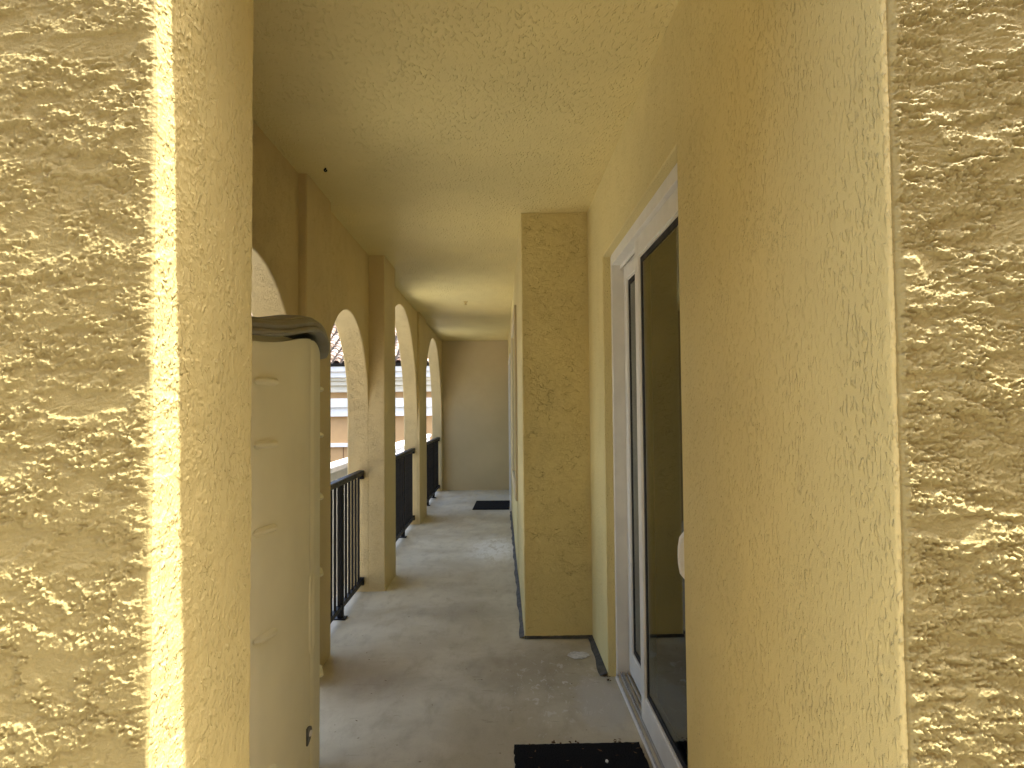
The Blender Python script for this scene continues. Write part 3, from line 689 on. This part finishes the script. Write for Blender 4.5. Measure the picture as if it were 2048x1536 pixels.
# roof deck and barrel tiles
PIT = R(24)
rf = empty('roof', (0, 0, 0)); rf.parent = nb
def deckpt(x, s, h): return (x+6, -0.66+s*math.cos(PIT)-h*math.sin(PIT), 3.315+s*math.sin(PIT)+h*math.cos(PIT)+3.05)
bm = bmesh.new()
vs = [bm.verts.new(deckpt(x, s, h)) for x, s, h in ((NX0, 0, 0), (NX1, 0, 0), (NX1, 7, 0), (NX0, 7, 0), (NX0, 0, -0.12), (NX1, 0, -0.12), (NX1, 7, -0.12), (NX0, 7, -0.12))]
for f in ((0, 1, 2, 3), (7, 6, 5, 4), (0, 4, 5, 1), (1, 5, 6, 2), (2, 6, 7, 3), (3, 7, 4, 0)): bm.faces.new([vs[i] for i in f])
link('roof_deck', mesh_from(bm, 'roof_deck'), M_UNDER, rf)
TW, TE, TL = 0.32, 0.34, 0.44
def tile_bm():
    bm = bmesh.new(); n = 6; a = []; b = []
    for k in range(n+1):
        q = math.pi*k/n
        a.append(bm.verts.new((0.125*math.cos(q), 0.0, 0.04+0.10*math.sin(q)))); b.append(bm.verts.new((0.105*math.cos(q), TL, 0.004+0.082*math.sin(q))))
    for k in range(n): bm.faces.new((a[k], a[k+1], b[k+1], b[k]))
    r = bmesh.ops.solidify(bm, geom=list(bm.faces), thickness=0.016)
    return bm
tme = mesh_from(tile_bm(), 'roof_tile', False); tme.materials.append(M_TILE)
rest = bmesh.new(); random.seed(8); count = 0
for row in range(20):
    for col in range(int((NX1-NX0)/TW)):
        x = NX0 + TW*(col+0.5); s = row*TE - 0.06
        near = -8.2 < x < -2.0 and row < 15
        jx, jr = random.uniform(-.008, .008), random.uniform(-.03, .03)
        loc = Vector(deckpt(x+jx, s, 0.0)); rot = Matrix.Rotation(PIT, 4, 'X') @ Matrix.Rotation(jr, 4, 'Z')
        if near and count < 300:
            o = bpy.data.objects.new('roof_tile', tme); C.objects.link(o); o.parent = rf; o.matrix_local = Matrix.Translation(loc) @ rot; count += 1
        else:
            t = tme.copy(); t.transform(Matrix.Translation(loc) @ rot); rest.from_mesh(t); bpy.data.meshes.remove(t)
o = link('roof_tiles', mesh_from(rest, 'roof_tiles'), M_TILE, rf); tag(o, kind='stuff')

# white parapet of the walkway across the court
pw = empty('parapet', (-2.68, 14, -3.05)); tag(pw, 'low white parapet outside the arches, running on towards the neighbouring building', 'parapet')
box('wall', -0.09, 0.09, -5.0, 11.6, 0.001, 3.70, M_WHITE, pw, 0.0)
box('coping', -0.15, 0.14, -5.05, 11.6, 3.701, 3.79, M_WHITE, pw, 0.01)

# unseen building added behind the viewer to block sky light on the front
ob = empty('sky_block_building', (2, -5.5, -3.05)); tag(ob, 'unseen tan stucco building added to block sky light, facing the balcony end', 'building')
box('wall', -15, 9, -4, 0.0, 0.0, 13.5, M_TAN, ob); box('cornice', -15.1, 9.1, -4.1, 0.12, 13.501, 13.8, M_WHITE, ob, 0.02)
for i in range(5):
    for j in range(4):
        w = box('window', -7.6+i*3.2, -6.2+i*3.2, -0.2, 0.03, 1.0+j*3.2, 2.6+j*3.2, M_WHITE, ob, 0.01); box('pane', -7.52+i*3.2, -6.28+i*3.2, 0.02, 0.036, 1.08+j*3.2, 2.52+j*3.2, M_ROOMF, w)
# unseen wing added to the sky-blocking building, closing off the right side
wg = empty('sky_block_wing', (6.5, -2.4, -3.05)); tag(wg, 'unseen tan stucco wing added to block sky light right of the balcony', 'building')
box('wall', -1.5, 3, -3.0, 3.3, 0.0, 9.5, M_TAN, wg); box('cornice', -1.62, 3.1, -3.05, 3.35, 9.501, 9.75, M_WHITE, wg, 0.02)
for j in range(3):
    w = box('window', -1.53, -1.3, -0.8, 0.8, 1.0+j*3.0, 2.6+j*3.0, M_WHITE, wg, 0.01); box('pane', -1.536, -1.5, -0.72, 0.72, 1.08+j*3.0, 2.52+j*3.0, M_ROOMF, w)
